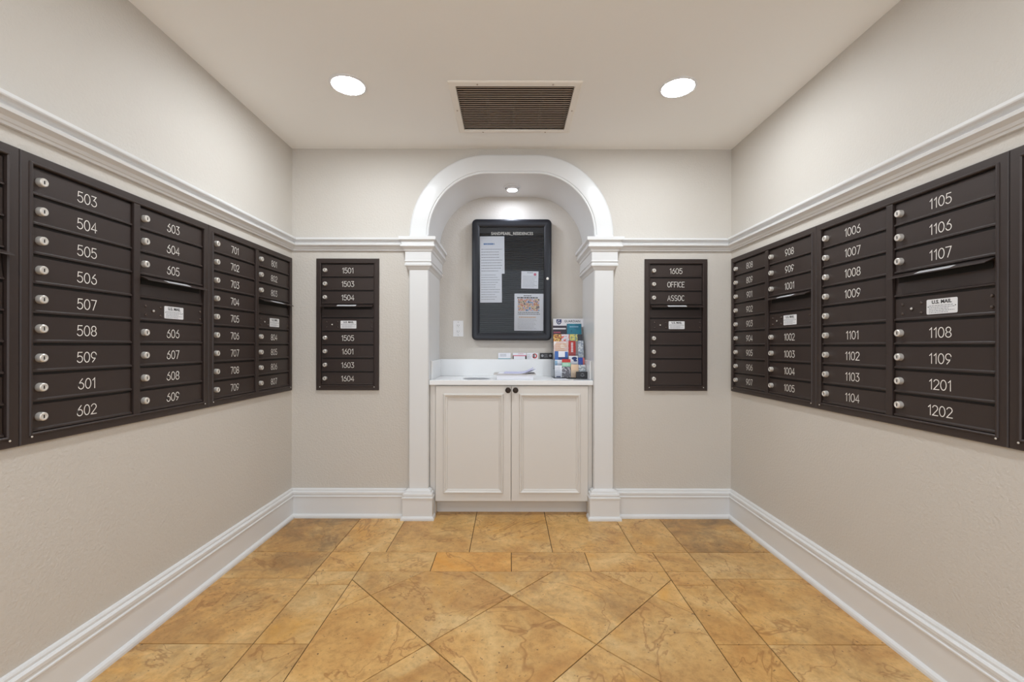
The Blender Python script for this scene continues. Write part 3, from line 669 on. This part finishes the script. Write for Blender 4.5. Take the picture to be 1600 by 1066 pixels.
BRO = [  # crop px x0,x1,y0,y1 (9.69 px per photo px from 855,490), tier, label, material
 (88, 296, 182, 314, 4, 'black and purple brochure in the top left pocket', pm('p1', (28, 26, 34), (48, 36, 54), (30, 28, 36), sc=30, seed=1)),
 (300, 556, 152, 314, 4, 'teal seascape brochure in the top right pocket', pm('p2', (18, 104, 132), (26, 128, 154), (20, 112, 140), (34, 140, 164), sc=14, seed=2)),
 (95, 216, 312, 440, 3, 'orange and yellow food brochure in second tier', pm('p3', (200, 96, 60), (228, 160, 70), (120, 60, 50), (240, 210, 120), (180, 70, 60), sc=60, seed=3)),
 (218, 338, 312, 440, 3, 'coral pink brochure with pale shape in second tier', pm('p4', (214, 92, 92), (226, 130, 124), (226, 226, 236), (210, 100, 100), sc=45, seed=4)),
 (343, 460, 312, 440, 3, 'pale brochure with yellow and green marks in second tier', pm('p5', (224, 226, 216), (150, 170, 140), (230, 220, 120), (120, 126, 120), sc=50, seed=5)),
 (462, 572, 312, 430, 3, 'charcoal brochure at the right of second tier', pm('p6', (44, 46, 54), (60, 62, 70), (40, 42, 50), sc=40, seed=6)),
 (100, 322, 420, 600, 2, 'beige and blush brochure in the middle tier', pm('p7', (222, 206, 200), (216, 190, 184), (232, 226, 224), (210, 180, 170), sc=14, seed=7)),
 (326, 432, 414, 650, 2, 'red brochure with vertical white lettering in middle tier', RED),
 (434, 468, 414, 640, 2, 'narrow grey leaflet beside the red brochure', mat('grey_leaflet', (140, 136, 138))),
 (470, 584, 408, 665, 2, 'pale blue map brochure in middle tier', pm('p8', (196, 208, 218), (214, 222, 228), (150, 164, 184), (206, 216, 222), sc=60, seed=8)),
 (116, 314, 570, 790, 1, 'blue and white brochure in the fourth tier', WHITE),
 (328, 466, 640, 790, 1, 'white brochure with navy fish shape in fourth tier', WHITE),
 (472, 540, 668, 790, 1, 'royal blue leaflet in fourth tier', mat('royal_blue', (36, 78, 178))),
 (542, 602, 668, 790, 1, 'coral leaflet at right end of fourth tier', mat('coral_leaflet', (222, 118, 112))),
 (118, 224, 785, 975, 0, 'white leaflet in the bottom left pocket', WHITE),
 (226, 356, 690, 925, 0, 'red, green and grey photo leaflet in the bottom tier', pm('p12', (120, 112, 118), (110, 104, 110), (84, 80, 88), (190, 186, 192), (100, 94, 100), sc=70, seed=12)),
 (362, 476, 770, 945, 0, 'tan leaflet in the bottom tier', pm('p13', (214, 176, 140), (226, 196, 164), (206, 160, 120), sc=30, seed=13)),
 (480, 602, 775, 900, 0, 'white leaflet behind the black card holder', pm('p14', (230, 232, 236), (222, 226, 230), (160, 170, 176), (232, 234, 238), sc=45, seed=14)),
]
for (a0, a1, b0, b1, tier, lab, m) in BRO:
    Y = 3.028+tier*.045; x0, z1 = rk(855+a0/9.69, 490+b0/9.69, Y); x1, z0 = rk(855+a1/9.69, 490+b1/9.69, Y); x1 = min(x1, XI1-.018)
    zb = ZT+.0055+tier*.062; z0 = zb                       # stands in its pocket
    w, h = x1-x0, z1-z0; mb = MB(); mb.box((-w/2, -.0025, 0), (w/2, 0, h), m)
    def qq(a, b, c, d, mm, k=.0028): mb.add([(a*w, -k, b*h), (c*w, -k, b*h), (c*w, -k, d*h), (a*w, -k, d*h)], [(0, 1, 2, 3)], mm)
    if 'blue and white' in lab: qq(-.5, .5, -.22, 1, BLUE1); qq(.28, .62, .5, .97, BLUE1); qq(-.22, .5, .5, .66, NAVY); qq(-.5, 0, -.3, .45, SKY)
    if 'navy fish' in lab:
        gv = arc(.12*w, h*.80, w*.30, .011, 0, 360, 14)[:-1]; mb.add([(x, -.0028, z) for x, z in gv], [tuple(range(len(gv)))], NAVY)
        gv = arc(.22*w, h*.62, w*.22, .007, 0, 360, 14)[:-1]; mb.add([(x, -.0028, z) for x, z in gv], [tuple(range(len(gv)))], NAVY)
    if 'red, green' in lab: qq(-.5, .82, .5, 1, RED); qq(-.5, .60, .5, .82, MINT); print_lines(mb, -w*.4, w*.4, h*.64, h*.78, 3, .0031, 'paper', .4, 1.0, random.Random(3))
    if 'bottom left' in lab: print_lines(mb, -w*.4, w*.4, h*.4, h*.9, 5, .0029, 'ink_grey', .3, .9, random.Random(4)); qq(-.3, .03, .3, .12, NAVY)
    if 'beige and blush' in lab: print_lines(mb, -w*.38, w*.38, h*.45, h*.9, 4, .0029, 'ink_orange', .45, 1.0, random.Random(5))
    if 'black and purple' in lab: qq(-.5, .78, .45, .86, 'paper'); print_lines(mb, -w*.45, w*.1, h*.40, h*.66, 2, .0029, 'ink_pink', .5, 1.0, random.Random(6))
    if 'teal' in lab: print_lines(mb, -w*.32, w*.36, h*.78, h*.90, 1, .0029, SKY, .5, 1.0, random.Random(7)); qq(-.1, .30, .5, .44, SKY); qq(-.5, .0, .5, .24, MINT2)
    if m is RED:
        for k in range(6): mb.box((-w*.16, -.003, h*(.40+k*.09)), (w*.14, -.0024, h*(.40+k*.09)+.008), 'paper')
    o = mb.build('brochure', loc=((x0+x1)/2, Y, z0)); o.rotation_euler.x = R(-5)
    tag(o, lab, 'brochure', 'brochures in the acrylic rack')
Y = 2.992; x0, z1 = rk(900.4, 580.3, Y); x1, z0 = rk(919, 589.6, Y)
mb = MB(); w, h = x1-x0, .046; mb.box((-w/2, -.010, 0), (w/2, .010, h), BLACKC, .0015)
gv, gf = stroke(arc(0, h*.55, .012, .010, 200, 340, 8), .003); mb.add([(p.x, -.0106, p.y) for p in gv], gf, 'ink_grey')
gv, gf = stroke([(-.010, h*.62), (0, h*.75), (.010, h*.62)], .0025); mb.add([(p.x, -.0106, p.y) for p in gv], gf, 'ink_grey')
tag(mb.build('card_holder', loc=((x0+x1)/2, Y, ZT+.0035)), 'black card with pale emblem standing in front of the rack', 'card')
lie('leaflet', 'flat white leaflet lying at the foot of the brochure rack', .345, 2.955, .10, .07, .0015, ZT+.0003, 4, grp='leaflets lying on the counter')
lie('acrylic_tray', 'thin clear tray lying at the counter edge right of leaflets', .493, 2.885, .125, .06, .0025, ZT+.0003, 0, mt=M['steel'], grp='leaflets lying on the counter')
